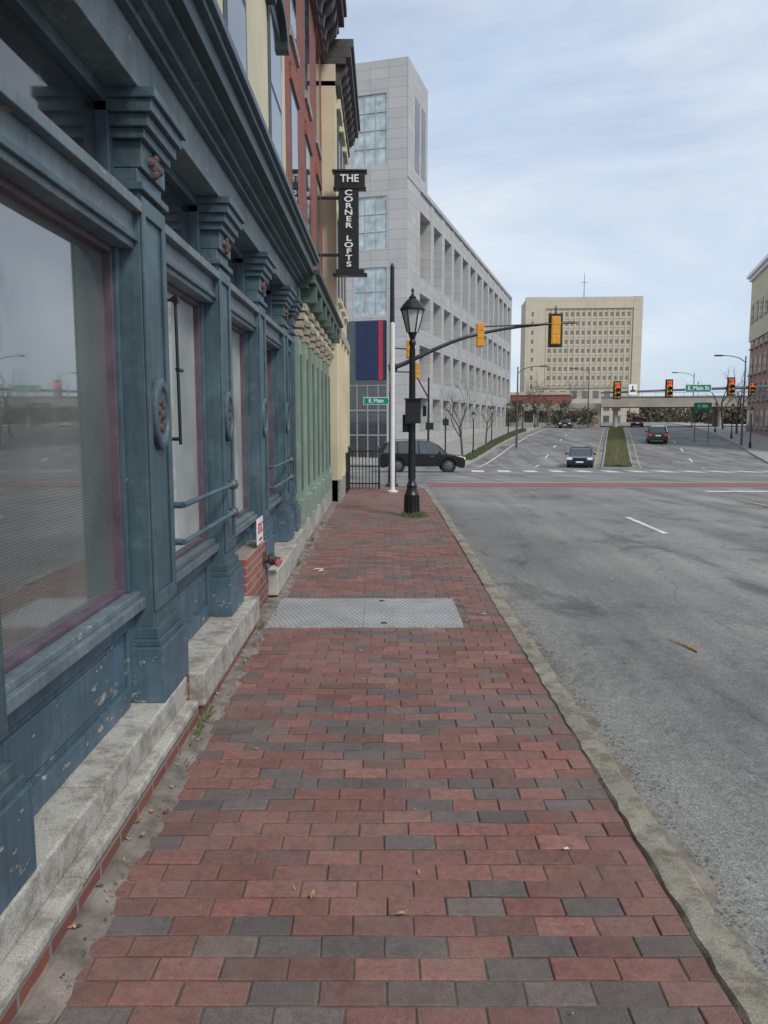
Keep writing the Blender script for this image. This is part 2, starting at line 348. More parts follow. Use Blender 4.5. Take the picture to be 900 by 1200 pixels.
# ------------------------------------------------------------------ near sidewalk
XK=1.13; KW=.135
def xedge(y,m=KW+.005):
    xe=XK-m; ye=20.7-m; r=1.8-m
    if y>ye or y<-3: return None
    if y>ye-r: return xe-r+math.sqrt(max(0,r*r-(y-(ye-r))**2))
    return xe
b=MB(); row=0; y=-1.0
PAL=[(.25,.088,.070),(.205,.078,.063),(.30,.112,.088),(.27,.10,.08),(.175,.072,.060),(.285,.125,.10),(.22,.10,.085)]
DRK=[(.11,.098,.095),(.145,.122,.115),(.095,.087,.088),(.15,.115,.10),(.12,.11,.11)]
while y<20.6:
    pd=U(.32,.7) if R()<.45 else .22*R()
    xr=xedge(y+.05); xl=-.955+U(-.015,.015) if y<19.6 else -7
    x=-7+(.1 if row%2 else 0)+U(-.012,.012)
    while xr is not None and x<xr:
        cx,cy=x+.1,y+.05
        g=.003; x0,x1,y0,y1=max(x+g,xl),min(x+.2-g,xr),y+g,y+.1-g
        if x1-x0>.025 and not(x1>-.975 and x0<.645 and 5.97<cy<7.03):
            z=zs(cy)+U(-.003,.003); tx=U(-.01,.01); ty=U(-.02,.02); c=.004
            c0=random.choice(DRK if R()<pd else PAL); k=U(.76,1.16); col=tuple(q*k for q in c0)
            j=[U(-.002,.002) for _ in range(8)]
            def zz(px,py): return z+(px-cx)*tx+(py-cy)*ty
            o=[(x0+j[0],y0+j[1]),(x1+j[2],y0+j[3]),(x1+j[4],y1+j[5]),(x0+j[6],y1+j[7])]
            i_=[(o[0][0]+c,o[0][1]+c),(o[1][0]-c,o[1][1]+c),(o[2][0]-c,o[2][1]-c),(o[3][0]+c,o[3][1]-c)]
            vs=[(a,q,z-.03) for a,q in o]+[(a,q,zz(a,q)-.003) for a,q in o]+[(a,q,zz(a,q)) for a,q in i_]
            fs=[(8,9,10,11)]+[(a,(a+1)%4,4+(a+1)%4,4+a) for a in range(4)]+[(4+a,4+(a+1)%4,8+(a+1)%4,8+a) for a in range(4)]
            b.add(vs,fs,'pave',col)
        x+=.2
    y+=.1; row+=1
b.obj('brick_sidewalk')
b=MB()
ys=[-20,-3,0,5,10,14,15,16,17,18,19,19.5,20,20.5]
vs=[];
for yy in ys:
    xe=XK-.1
    if yy>18.9: xe=XK-1.8+math.sqrt(max(0,1.75**2-(yy-18.9)**2))-.05
    vs+= [(-1.3,yy,zs(yy)-.006),(xe,yy,zs(yy)-.006)]
b.add(vs,[(2*i,2*i+1,2*i+3,2*i+2) for i in range(len(ys)-1)],'sand')
b.add([(-60,19.5,zs(19.5)-.007),(-1.31,19.5,zs(19.5)-.007),(-1.31,20.6,zs(20.6)-.007),(-60,20.6,zs(20.6)-.007)],[(0,1,2,3)],'sand')
b.obj('sidewalk_bed')
b=MB(); yy=-3; vs=[]; n=0
while yy<19.4:
    w=U(-.02,.03); vs+=[(-1.2,yy,.012),(-1.0,yy,.014+U(0,.008)),(-.955+w,yy,.006),(-.92+w,yy,-.004)]; yy+=.07; n+=1
b.add(vs,[(4*i+j,4*i+j+1,4*i+j+5,4*i+j+4) for i in range(n-1) for j in range(3)],'dirt')
for i in range(900):
    x=-.965+random.gauss(0,.03); y=U(1.5,12); s=U(.002,.007); z=.008
    b.add([(x-s,y-s*.6,z),(x+s,y-s,z),(x+s*.5,y+s,z),(x,y,z+s*1.3)],[(0,1,3),(1,2,3),(2,0,3)],random.choice(('dirt','kerb','bark')))
b.obj('dirt_strip',smooth=False)
def kerb(b,path,w,k,jit=.004,stone_len=1.9,top=.135):
    d=0; seg=[]; segs=[]; nxt=U(.8,1)*stone_len
    for i,p in enumerate(path):
        seg.append(i)
        if i: d+=(Vector(p)-Vector(path[i-1])).length
        if d>nxt: segs.append(seg); seg=[i]; nxt=d+U(.75,1.15)*stone_len
    if len(seg)>1: segs.append(seg)
    for sg in segs:
        if len(sg)<2: continue
        vs=[]; dz=U(-.006,.008); dx=U(-.006,.006)
        for q,i in enumerate(sg):
            a=Vector(path[max(0,i-1)]);c=Vector(path[min(len(path)-1,i+1)]);t=(c-a).normalized();nl=Vector((-t.y,t.x))
            p=Vector(path[i])
            if q==0: p=p+t*.006
            if q==len(sg)-1: p=p-t*.006
            z=zr(p.y)+top+dz; J=lambda:U(-jit,jit)
            prof=[(dx+J()*2,-.13),(dx+J()*2,-.03),(dx+.015+J()*1.4,0),(w*.5,.003+J()*.5),(w-.01+dx+J(),0),(w+dx,-.015),(w+dx,-.10)]
            for o,h in prof:
                pp=p+nl*o; vs.append((pp.x,pp.y,z+h))
        n=7;m_=len(sg)
        b.add(vs,[(j*n+i,j*n+i+1,(j+1)*n+i+1,(j+1)*n+i) for j in range(m_-1) for i in range(n-1)]+[tuple(range(n)),tuple((m_-1)*n+i for i in range(n-1,-1,-1))],k)
path=[(XK,-3+.08*i) for i in range(int(21.9/.08)+1)]
cx,cy,r=XK-1.8,18.9,1.8
path=[p for p in path if p[1]<18.88]+[(cx+r*math.cos(a),cy+r*math.sin(a)) for a in [math.pi/2*i/20 for i in range(21)]]+[(cx-.4*i,20.7) for i in range(1,100)]
b=MB(); kerb(b,path,KW,'kerb',.008); b.obj('granite_kerb',smooth=True)
b=MB(); vs=[];n=0;yy=-3
while yy<18.6:
    w=U(.04,.16)*(1 if yy<9 else .6); vs+=[(XK-.01,yy,-.10),(XK+.03,yy,-.118+U(0,.012)),(XK+w,yy,-.1285)]; yy+=.09;n+=1
b.add(vs,[(3*i+j,3*i+j+1,3*i+j+4,3*i+j+3) for i in range(n-1) for j in range(2)],'dirt'); 
for i in range(1800):
    x=XK+abs(random.gauss(0,.13))+.01; y=1.5+abs(random.gauss(0,4.5)); s=U(.002,.007); z=-.127
    b.add([(x-s,y-s*.6,z),(x+s,y-s,z),(x+s*.5,y+s,z),(x,y,z+s*1.3)],[(0,1,3),(1,2,3),(2,0,3)],random.choice(('kerb','dirt','tar')))
b.obj('gutter_grit')
b=MB(); b.box(-.95,.62,6.03,6.98,-.03,.008,'plate')
b.box(-.972,.642,6.0,6.03,-.03,.004,'concrete'); b.box(-.972,.642,6.98,7.01,-.03,.004,'concrete'); b.box(-.972,-.95,6.031,6.979,-.03,.004,'concrete'); b.box(.62,.642,6.031,6.979,-.03,.004,'concrete')
b.box(-.17,-.167,6.031,6.979,.008,.0085,'galv')
for x,y in((-.02,6.9),(.0,6.12)): b.lathe((x,y,.008),[(.028,0),(.028,.002),(0.02,.003)],12,'black')
b.obj('utility_access_cover',bevel=.002)
# ------------------------------------------------------------------ blue storefront building
b=MB(); BY0,BY1=-4.5,9.85
PY=[-2.95,-1.3,.35,2.0,3.87,5.55,7.22,8.9]
F=-1.13
for i,yc in enumerate(PY+[9.68]):
    h=.19 if i<8 else .12
    b.box(-1.42,F,yc-h,yc+h,.272,2.80,'blue')
    for s in (-1,1): b.box(F+.001,F+.016,yc+s*(h-.028)-.025,yc+s*(h-.028)+.025,.72,2.68,'blue')
    b.box(F+.001,F+.016,yc-h+.055,yc+h-.055,.72,.80,'blue'); b.box(F+.001,F+.016,yc-h+.055,yc+h-.055,2.60,2.68,'blue')
    b.box(-1.42,F+.055,yc-h-.045,yc+h+.045,.27,.55,'bluep'); b.box(-1.42,F+.04,yc-h-.03,yc+h+.03,.55,.585,'blue'); b.box(-1.42,F+.025,yc-h-.016,yc+h+.016,.585,.64,'blue')
    b.box(-1.42,F+.03,yc-h-.02,yc+h+.02,2.70,2.735,'blue')
    b.box(-1.42,F+.02,yc-h+.0,yc+h-.0,2.802,2.92,'blue')
    b.box(-1.42,F+.045,yc-h-.03,yc+h+.03,2.92,2.965,'blue')
    b.box(-1.42,F+.07,yc-h-.05,yc+h+.05,2.965,3.02,'blue')
    b.box(-1.42,F+.095,yc-h-.07,yc+h+.07,3.02,3.075,'blue')
    b.box(-1.42,F+.115,yc-h-.085,yc+h+.085,3.075,3.12,'blue')
    if i<8:
        for dy,dz,r in((-.07,0,.03),(0,0,.045),(.07,0,.03),(0,.035,.03),(0,-.035,.03)):
            b.lathe((F+.015,yc+dy,2.86+dz),[(r,0),(r*.8,.02),(r*.3,.032)],8,'rose',axis='X')
        b.lathe((F,yc,1.68),[(.165,0),(.165,.025),(.15,.034),(.125,.034),(.115,.018),(.10,.016)],28,'blue',sx=.76,sy=1.08,axis='X')
        for kx in range(9):
            a=kx*math.pi*2/9; b.lathe((F+.016,yc+.047*math.cos(a),1.68+.07*math.sin(a)),[(.024,0),(.020,.008),(.008,.012)],8,'rose',axis='X')
        b.lathe((F+.016,yc,1.68),[(.03,0),(.026,.012),(.01,.018)],10,'rose',axis='X')
edges=PY+[9.68]
for i in range(len(edges)-1):
    a=edges[i]+.19; c=edges[i+1]-(.19 if i<7 else .12); 
    b.box(-1.40,-1.245,a-.01,c+.01,.275,.74,'bluep')
    b.box(-1.245,-1.225,a,a+.10,.30,.72,'bluep'); b.box(-1.245,-1.225,c-.10,c,.30,.72,'bluep')
    b.box(-1.245,-1.224,a+.10,c-.10,.275,.37,'bluep'); b.box(-1.245,-1.224,a+.10,c-.10,.65,.735,'bluep')
    b.box(-1.245,-1.235,a+.14,c-.14,.41,.61,'bluep')
    b.box(-1.40,-1.165,a-.005,c+.005,.74,.79,'bluel'); b.box(-1.40,-1.19,a-.005,c+.005,.79,.82,'bluel')
    gm='glass2' if i in (4,5) else 'glass1'
    b.box(-1.40,-1.285,a,c,.80,2.46,gm)
    for y0,y1 in((a,a+.05),(c-.05,c)): b.box(-1.30,-1.225,y0,y1,.82,2.44,'blue')
    for y0,y1 in((a+.05,a+.068),(c-.068,c-.05)): b.box(-1.30,-1.245,y0,y1,.82,2.44,'purple')
    b.box(-1.30,-1.245,a+.068,c-.068,.82,.845,'purple'); b.box(-1.30,-1.245,a+.068,c-.068,2.41,2.44,'purple')
    b.box(-1.40,-1.16,a-.004,c+.004,2.44,2.60,'bluel'); b.box(-1.40,-1.115,a-.006,c+.006,2.60,2.65,'bluel'); b.box(-1.40,-1.14,a-.006,c+.006,2.47,2.50,'blue')
    b.box(-1.40,-1.29,a,c,2.65,3.12,'glassd')
    b.box(-1.30,-1.235,a,a+.07,2.652,3.118,'blue'); b.box(-1.30,-1.235,c-.07,c,2.652,3.118,'blue'); b.box(-1.30,-1.24,a+.07,c-.07,3.06,3.118,'blue'); b.box(-1.30,-1.24,a+.07,c-.07,2.652,2.70,'blue')
for x,z0,z1,k in((-1.09,3.12,3.34,'bluel'),(-1.045,3.34,3.375,'blue'),(-1.0,3.375,3.42,'blue'),(-.93,3.42,3.455,'blue'),(-.87,3.455,3.56,'teal'),(-.83,3.56,3.60,'blue'),(-.80,3.60,3.65,'blue')):
    b.box(-1.45,x,BY0,BY1+.05*(x+1.3),z0,z1,k)
b.box(-9,-1.2,BY0,BY1-.01,3.65,9.3,'cream')
for fl in (4.25,7.0):
  for yc in (-1.6,.4,2.4,4.4,6.6,8.9):
    b.box(-1.26,-1.185,yc-.48,yc+.48,fl,fl+1.75,'teal'); b.box(-1.26,-1.18,yc-.40,yc+.40,fl+.08,fl+.86,'glassd'); b.box(-1.26,-1.178,yc-.40,yc+.40,fl+.92,fl+1.68,'glassd')
    b.box(-1.26,-1.13,yc-.58,yc+.58,fl-.12,fl,'capital')
    arc=[(yc+.62*math.cos(a),fl+1.62+.42*math.sin(a)) for a in [math.pi*q/10 for q in range(11)]]
    arc2=[(yc+.48*math.cos(a),fl+1.62+.27*math.sin(a)) for a in [math.pi*(10-q)/10 for q in range(11)]]
    b.prism(arc+arc2,-1.26,-1.10,'teal'); b.prism(arc2,-1.26,-1.18,'teal')
for x,z0,z1 in((-1.0,8.9,9.05),(-.85,9.05,9.2),(-.7,9.2,9.4)): b.box(-9.0,x,BY0,BY1,z0,z1,'darkmetal')
for y in range(0,18): b.box(-1.19,-.8,BY0+.2+y*.8,BY0+.38+y*.8,8.5,8.9,'darkmetal')
b.box(-9,-1.401,BY0,BY1-.02,-.2,3.64,'darkmetal')
b.box(-1.5,-1.02,-4.5,4.07,-.1,.09,'basebrick'); b.box(-1.5,-1.075,4.07,BY1,-.1,.26,'basebrick')
bl=b.obj('storefront_building',bevel=.005)
b=MB()
y=-4.4
while y<4.0:
    L=U(.8,1.3); y1=min(4.05,y+L); b.box(-1.45,-1.005+U(-.008,.008),y,y1-.006,.091,.135+U(-.004,.004),'granite'); y=y1
y=-4.4
for y1 in (-3,-1.4,.2,1.5,2.78,4.06): b.box(-1.45,-1.068+U(-.006,.006),y,y1-.008,.137,.27,'granite'); y=y1
b.box(-1.45,-.99,4.10,5.98,.075,.268,'granite'); b.box(-1.3,-1.01,4.12,5.96,0,.076,'basebrick')
b.box(-1.45,-.985,7.0,8.62,.03,.265,'granite'); b.box(-1.45,-1.03,8.64,9.8,.0,.268,'granite')
b.box(-1.32,-1.09,6.0,6.98,.0,.56,'orangebrick')
b.obj('granite_step',bevel=.012,seg=3,parent=bl)
for ya,yb in ((4.05,5.33),(7.40,8.72)):
    b=MB()
    for z in (1.2,1.0):
        b.cyl((-1.07,ya+.02,z),(-1.07,yb+.10,z),.015,.015,12,'blue')
        b.lathe((-1.07,yb+.1,z),[(.001,-.04),(.03,-.028),(.04,0),(.03,.028),(.001,.04)],12,'galv')
        b.cyl((-1.2,yb+.06,z),(-1.07,yb+.06,z),.018,.018,10,'blue'); b.cyl((-1.2,ya+.04,z),(-1.07,ya+.04,z),.018,.018,10,'blue')
    b.obj('window_guard_rail',smooth=True)
b=MB(); b.cyl((-1.10,4.15,2.28),(-1.10,4.17,1.52),.009,.009,8,'black'); b.cyl((-1.22,4.15,2.28),(-1.10,4.15,2.28),.008,.008,8,'black'); b.cyl((-1.10,4.15,1.92),(-1.10,4.24,1.92),.012,.012,8,'black'); b.cyl((-1.10,4.13,2.28),(-1.10,4.17,2.28),.02,.02,10,'black'); b.cyl((-1.2,4.16,1.55),(-1.1,4.17,1.55),.01,.01,8,'black')
b.obj('awning_crank_rod',smooth=True)
e=empty('fire_department_sign',(-1.085,6.62,.70)); b=MB(); b.box(0,.008,-.15,.15,-.11,.11,'signw'); b.obj('sign_plate',parent=e)
text('FDC',.13,(.010,0,.02),(math.radians(90),0,math.radians(90)),'redp',e,'lettering',off=.0,ext=.002)
text('STANDPIPE',.032,(.010,0,-.075),(math.radians(90),0,math.radians(90)),'redp',e,'lettering',off=0,ext=.002)
b=MB(); X=-1.09; yv=6.86; zv=.40
b.cyl((X,yv,zv),(X+.06,yv,zv),.035,.035,14,'brass'); b.lathe((X+.07,yv,zv),[(.03,-.03),(.055,-.01),(.055,.02),(.03,.04)],14,'brass',axis='X')
for dy,kk in((-.06,'pink'),(.06,'pink')):
    b.cyl((X+.08,yv+dy*.4,zv),(X+.13,yv+dy,zv-.02),.026,.03,12,'brass'); b.cyl((X+.13,yv+dy,zv-.02),(X+.15,yv+dy*1.15,zv-.025),.034,.034,12,kk)
b.cyl((X+.002,yv,zv),(X+.012,yv,zv),.07,.07,18,'brass')
b.obj('standpipe_connection',smooth=True)
# ------------------------------------------------------------------ green storefront + red brick
b=MB(); Y0,Y1=9.9,15.5
b.box(-9,-1.2,Y0,Y1,3.5,9.0,'redbrick'); b.box(-9,-1.40,Y0,Y1-.01,-.2,3.499,'darkmetal')
b.box(-1.5,-1.05,Y0,Y1,-.1,.3,'granite')
cols=[10.1,10.95,11.8,12.65,13.5,14.35,15.2]
for yc in cols:
    b.box(-1.4,-1.08,yc-.14,yc+.14,.3,2.72,'green'); b.box(-1.4,-1.04,yc-.18,yc+.18,.3,.62,'green')
    b.box(-1.08,-1.06,yc-.07,yc+.07,.75,2.5,'greend')
    for q in range(4): b.box(-1.4,-1.05+.025*q,yc-.15-.02*q,yc+.15+.02*q,2.72+.1*q,2.81+.1*q,'capital')
    for s in(-1,0,1): b.lathe((-1.02,yc+.09*s,2.85),[(.03,0),(.055,.06),(.035,.13)],8,'capital')
    b.box(-1.2,-.86,yc-.06,yc+.06,3.14,3.34,'greend')
for a,c in zip(cols,cols[1:]):
    b.box(-1.4,-1.22,a+.14,c-.14,.3,.85,'green'); b.box(-1.4,-1.25,a+.14,c-.14,.85,2.5,'glass1'); b.box(-1.4,-1.18,a+.14,c-.14,2.3,2.42,'green'); b.box(-1.4,-1.25,a+.14,c-.14,2.5,3.1,'glassd')
for x,z0,z1,k in((-1.06,3.12,3.3,'green'),(-.95,3.3,3.36,'greend'),(-.86,3.36,3.46,'greend'),(-.8,3.46,3.52,'teal')): b.box(-1.45,x,Y0,Y1,z0,z1,k)
for fl in (4.2,6.6):
    for yc in (10.8,12.7,14.6):
        b.box(-1.3,-1.196,yc-.40,yc+.40,fl,fl+1.75,'teal'); b.box(-1.3,-1.193,yc-.34,yc+.34,fl+.08,fl+1.67,'glassd')
        b.box(-1.3,-1.16,yc-.46,yc+.46,fl-.12,fl,'concrete'); b.box(-1.3,-1.165,yc-.5,yc+.5,fl+1.75,fl+1.98,'redbrick')
for x,z0,z1 in((-1.1,8.4,8.5),(-1.12,8.5,8.9),(-.85,8.9,9.02),(-.75,9.02,9.2),(-.7,9.2,9.35)): b.box(-9.0,x,Y0,Y1,z0,z1,'darkmetal')
y=Y0+.12
while y<Y1-.1:
    b.prism([(-1.2,8.42),(-1.05,8.42),(-1.02,8.6),(-.88,8.72),(-.85,8.9),(-1.2,8.9)],y,y+.14,'darkmetal','Y'); y+=.46
b.obj('red_brick_building',bevel=.006)
# ------------------------------------------------------------------ corner cream building
b=MB(); Y0,Y1=15.55,19.5; XF=-.93
b.box(-14,XF,Y0,Y1,-.3,8.4,'cream')
b.box(-14,XF+.05,Y0,Y1+.04,-.3,.45,'concrete'); b.box(-1.2,XF+.08,Y0,Y1+.06,3.3,3.5,'capital')
for yc in (16.3,17.5,18.7):
    b.box(-1.2,XF+.02,yc-.4,yc+.4,.7,2.9,'teal'); b.box(-1.2,XF+.03,yc-.33,yc+.33,.8,2.8,'glassd')
    for fl in(4.1,6.2): b.box(-1.2,XF+.02,yc-.36,yc+.36,fl,fl+1.5,'teal'); b.box(-1.2,XF+.03,yc-.3,yc+.3,fl+.06,fl+1.44,'glassd'); b.box(-1.2,XF+.08,yc-.46,yc+.46,fl+1.5,fl+1.68,'cream'); b.box(-1.2,XF+.07,yc-.42,yc+.42,fl-.1,fl,'cream')
for yc in(15.75,16.9,18.1,19.3): b.box(-1.2,XF+.07,yc-.12,yc+.12,.45,3.3,'cream')
for x,z0,z1 in((XF+.1,8.0,8.1),(XF+.2,8.4,8.52),(XF+.30,8.52,8.7),(XF+.35,8.7,8.85)): b.box(-14.0,x,Y0,Y1+(x-XF),z0,z1,'darkmetal')
y=Y0+.1
while y<Y1: b.prism([(XF-.1,8.02),(XF+.08,8.02),(XF+.1,8.2),(XF+.2,8.28),(XF+.24,8.4),(XF-.1,8.4)],y,y+.12,'darkmetal','Y'); y+=.42
b.obj('corner_building',bevel=.006)
# ------------------------------------------------------------------ hanging sign
e=empty('hanging_sign',(-.66,15.2,5.37)); b=MB()
b.box(-.20,.18,-.08,.08,-.85,.62,'black'); b.box(-.30,.32,-.10,.10,.62,.66,'black'); b.box(-.28,.30,-.09,.09,.66,.93,'black'); b.box(-.32,.34,-.11,.11,.93,.97,'black')
b.box(-.26,.28,-.10,.10,-.92,-.85,'black'); b.box(-.32,.34,-.11,.11,-.97,-.92,'black')
b.box(-.54,-.2,-.03,.03,.45,.50,'black'); b.box(-.54,-.2,-.03,.03,-.6,-.55,'black')
b.obj('sign_body',parent=e,bevel=.006)
text('THE',.19,(.01,-.105,.80),FACE,'signw',e,'lettering',off=.02)
for i,ch in enumerate('CORNER LOFTS'): 
    if ch!=' ': 
        o=text(ch,.155,(-.01,-.095,.545-i*.119),FACE,'signw',e,'letter',off=.025); o.scale=(1.35,.86,1)
# ------------------------------------------------------------------ street lamp
def street_lamp(x,y,z,H,name='street_lamp',det=True):
    e=empty(name,(x,y,z)); b=MB(); n=16 if det else 8
    s=H/3.85
    prof=[(.15,0),(.15,.05),(.125,.08),(.12,.35),(.13,.38),(.105,.42),(.085,.5),(.095,.54),(.07,.58),(.058,.62),(.05,1.6),(.043,2.9),(.06,2.93),(.06,2.97),(.04,3.0),(.06,3.07),(.085,3.12)]
    b.lathe((0,0,0),[(r,h*s) for r,h in prof],n,'black')
    if det:
        for i in range(12):
            a=i*math.pi/6; b.cyl((.125*math.cos(a),.125*math.sin(a),.08),(.12*math.cos(a),.12*math.sin(a),.36),.014,.012,6,'black')
            b.cyl((.058*math.cos(a),.058*math.sin(a),.65),(.044*math.cos(a),.044*math.sin(a),2.85),.008,.006,5,'black')
    z1=3.12*s
    b.lathe((0,0,z1),[(.085,0),(.18,.36)],6,'lantern')
    for i in range(6):
        a=i*math.pi/3; c,q=math.cos(a),math.sin(a); b.cyl((.09*c,.09*q,z1),(.188*c,.188*q,z1+.37),.011,.011,5,'black')
    b.lathe((0,0,z1+.36),[(.21,0),(.215,.025),(.17,.09),(.10,.17),(.06,.20),(.065,.22),(.03,.25),(.015,.30),(.028,.33),(.004,.38)],6 if not det else 12,'black')
    b.obj('lamp_post',parent=e,smooth=True); return e
L=street_lamp(.48,13.2,zs(13.2),3.85)
b=MB(); b.box(-.12,.14,-.16,-.04,1.60,2.0,'black'); b.box(-.03,.03,-.04,.0,1.7,1.9,'black'); b.box(-.10,.12,-.165,-.16,1.62,1.98,'black'); b.box(-.14,.16,-.22,-.04,2.0,2.02,'black')
b.box(-.16,-.05,.06,.2,1.45,1.75,'black')
b.obj('signal_box',parent=L,bevel=.008)
b=MB()
for i in range(220):
    a=U(0,6.28); r=U(.12,.26); x=.48+.06+r*math.cos(a)*.9; y=13.15+r*math.sin(a)*.7; h=U(.04,.12); d=U(-.05,.05)
    b.add([(x-.012,y,.0),(x+.012,y,.0),(x+d,y+U(-.04,.04),h)],[(0,1,2)],'grass')
for i in range(260):
    y=random.choice((3.9,4.1,6.0,8.6,9.9,10.4,12.1))+random.gauss(0,.09); x=-.99+U(-.02,.02); h=U(.02,.05)
    b.add([(x-.005,y,.01),(x+.005,y+.004,.01),(x+U(-.01,.04),y+U(-.03,.03),.01+h)],[(0,1,2)],'grass')
b.obj('weeds')
# ------------------------------------------------------------------ white pole, signal pole
b=MB(); b.lathe((.2,18.1,zs(18)),[(.13,0),(.13,.03),(.06,.05),(.055,.12),(.052,3.9),(.02,3.93)],16,'whitep'); b.obj('white_pole',smooth=True)
def signal_head(b,x,y,z,front=-1,house='sigy',back=True,lit=None,s=1.0):
    h=.46*s
    b.box(x-.15*s,x+.15*s,y-.10,y+.10,z-h,z+h,house)
    if back: b.box(x-.24*s,x+.24*s,y-.012,y+.012,z-h-.1*s,z+h+.1*s,'black')
    for i in range(3):
        zz=z+(1-i)*.30*s
        k='redlit' if (lit==i and front==-1) else 'black'
        if front==-1: b.lathe((x,y-.10,zz),[(.125*s,0),(.125*s,.012),(.09*s,.02)],14,k,axis='Y')
        else: b.lathe((x,y+.12,zz),[(.115*s,-.02),(.115*s,.0)],14,k,axis='Y')
        vs=[];n=9
        for q in range(n):
            a=math.pi*(-.15+1.3*q/(n-1)); 
            vs+= [(x+.13*s*math.cos(a),y+front*.10,zz+.13*s*math.sin(a)),(x+.13*s*math.cos(a),y+front*.30,zz+.13*s*math.sin(a)-.02)]
        b.add(vs,[(2*q,2*q+1,2*q+3,2*q+2) for q in range(n-1)],'black' if back else house)
    if front==1:
        for i in range(3): b.box(x-.12*s,x+.12*s,y-.112,y-.10,z+(1-i)*.30*s-.13*s,z+(1-i)*.30*s+.13*s,house)
b=MB(); zb=zs(20)-.02; PX,PYY=.21,20.1
b.lathe((PX,PYY,zb),[(.17,0),(.17,.06),(.11,.12),(.10,.5),(.085,.6),(.055,5.55),(.06,5.6),(.02,5.7)],14,'black')
arm=[(PX,PYY,2.98),(.55,PYY+.08,3.12),(.9,PYY+.15,3.29),(1.3,PYY+.25,3.48),(1.75,PYY+.4,3.68),(2.2,PYY+.55,3.84),(2.7,PYY+.7,3.97),(3.2,PYY+.8,4.07),(3.7,PYY+.92,4.15),(4.4,PYY+1.02,4.23),(5.15,PYY+1.1,4.29)]
for i,(p,q) in enumerate(zip(arm,arm[1:])): b.cyl(p,q,.062-.0032*i,.062-.0032*(i+1),12,'black')
b.cyl((2.6,PYY+.7,4.12),(5.2,PYY+1.1,4.27),.022,.022,8,'black')
b.cyl((PX-.09,PYY,2.98),(PX+.12,PYY,3.02),.10,.10,12,'black')
signal_head(b,4.62,PYY+1.05,4.06,1,s=.80); b.cyl((4.62,PYY+1.05,4.2),(4.62,PYY+1.05,4.7),.02,.02,8,'black')
signal_head(b,2.55,PYY+.7,3.9,1,back=False,s=.66)
signal_head(b,.66,PYY+.35,3.50,1,back=False,s=.5); signal_head(b,.86,PYY+.35,2.93,1,back=False,s=.42)
b.cyl((PX,PYY,3.5),(.66,PYY+.35,3.5),.018,.018,8,'black'); b.cyl((PX,PYY,2.9),(.86,PYY+.35,2.9),.018,.018,8,'black')
b.obj('traffic_signal',bevel=.006)
b=MB(); zf=zs(18.6)
x0,x1,yf=-.86,-.12,19.0
for z in (.12,.55,.92): b.box(x0,x1,yf-.015,yf+.015,zf+z,zf+z+.03,'black')
for i in range(10):
    x=x0+(x1-x0)*i/9; b.box(x-.01,x+.01,yf-.01,yf+.01,zf,zf+.94,'black')
for i in range(7):
    y=yf-1.5*i/6; b.box(x0-.01,x0+.01,y-.01,y+.01,zf,zf+.94,'black')
for z in (.12,.92): b.box(x0-.015,x0+.015,yf-1.5,yf-.02,zf+z+.002,zf+z+.028,'black')
for x in(x0,x1): b.lathe((x,yf,zf),[(.025,0),(.025,1.0),(.035,1.02),(.01,1.07)],8,'black')
b.obj('iron_railing')
# ------------------------------------------------------------------ far block slabs
def slab(name,k,os,ts,top=.13):
    b=MB(); vs=[]; n=len(os)
    for t in ts:
        for o in os:
            p=W(o,t); vs.append((p.x,p.y,zr(p.y)+top))
    fs=[(j*n+i,j*n+i+1,(j+1)*n+i+1,(j+1)*n+i) for j in range(len(ts)-1) for i in range(n-1)]
    m=len(vs)
    low=[(x,y,z-.4) for x,y,z in vs]
    per=[i for i in range(n)]+[j*n+n-1 for j in range(1,len(ts))]+[(len(ts)-1)*n+i for i in range(n-2,-1,-1)]+[j*n for j in range(len(ts)-2,0,-1)]
    fs+= [(per[i],per[(i+1)%len(per)],m+per[(i+1)%len(per)],m+per[i]) for i in range(len(per))]
    b.add(vs+low,fs,k); return b.obj(name)
slab('far_sidewalk','concrete',[-60,-30,0,5.6],[-6+1.0*i for i in range(0,120)])
slab('far_sidewalk','concrete',[27.5,30,33,60],[-6+1.0*i for i in range(0,130)])
MO0,MO1=15.2,17.4
slab('median','concrete',[MO0,MO1],[-7+1.0*i for i in range(0,66)],.15)
b=MB()
vs=[];ts=[-6.5+1.0*i for i in range(64)]
for t in ts:
    for o in(MO0+.15,(MO0+MO1)/2,MO1-.15): p=W(o,t); vs.append((p.x,p.y,zr(p.y)+.17+(.08 if o==(MO0+MO1)/2 else 0)))
b.add(vs,[(3*j+i,3*j+i+1,3*j+i+4,3*j+i+3) for j in range(len(ts)-1) for i in range(2)],'grass')
for i in range(11000):
    t=U(-6.4,56);o=U(MO0+.16,MO1-.16);p=W(o,t);z=zr(p.y)+.19;h=U(.06,.22);w=.03
    b.add([(p.x-w,p.y,z),(p.x+w,p.y,z),(p.x+U(-.06,.06),p.y+U(-.06,.06),z+h)],[(0,1,2)],'grass' if R()<.6 else 'leafbrown')
b.obj('grass_median')
b=MB(); 
vs=[];ys=list(range(-60,21))
for y in ys: vs+=[(15.6,y,zs(y)),(60,y,zs(y)),(15.6,y,zs(y)-.3)]
b.add(vs,[(3*i,3*i+1,3*i+4,3*i+3) for i in range(len(ys)-1)]+[(3*i+2,3*i,3*i+3,3*i+5) for i in range(len(ys)-1)],'concrete'); b.obj('far_sidewalk')
b=MB()
for i in range(7000):
    t=U(0,40);o=U(4.6,5.3);p=W(o,t);z=zs(p.y)+U(0,.35);w=.05
    b.add([(p.x-w,p.y,z),(p.x+w,p.y+U(-w,w),z),(p.x+U(-.05,.05),p.y,z+.1)],[(0,1,2)],'leafgreen' if R()<.5 else 'grass')
b.obj('hedge')
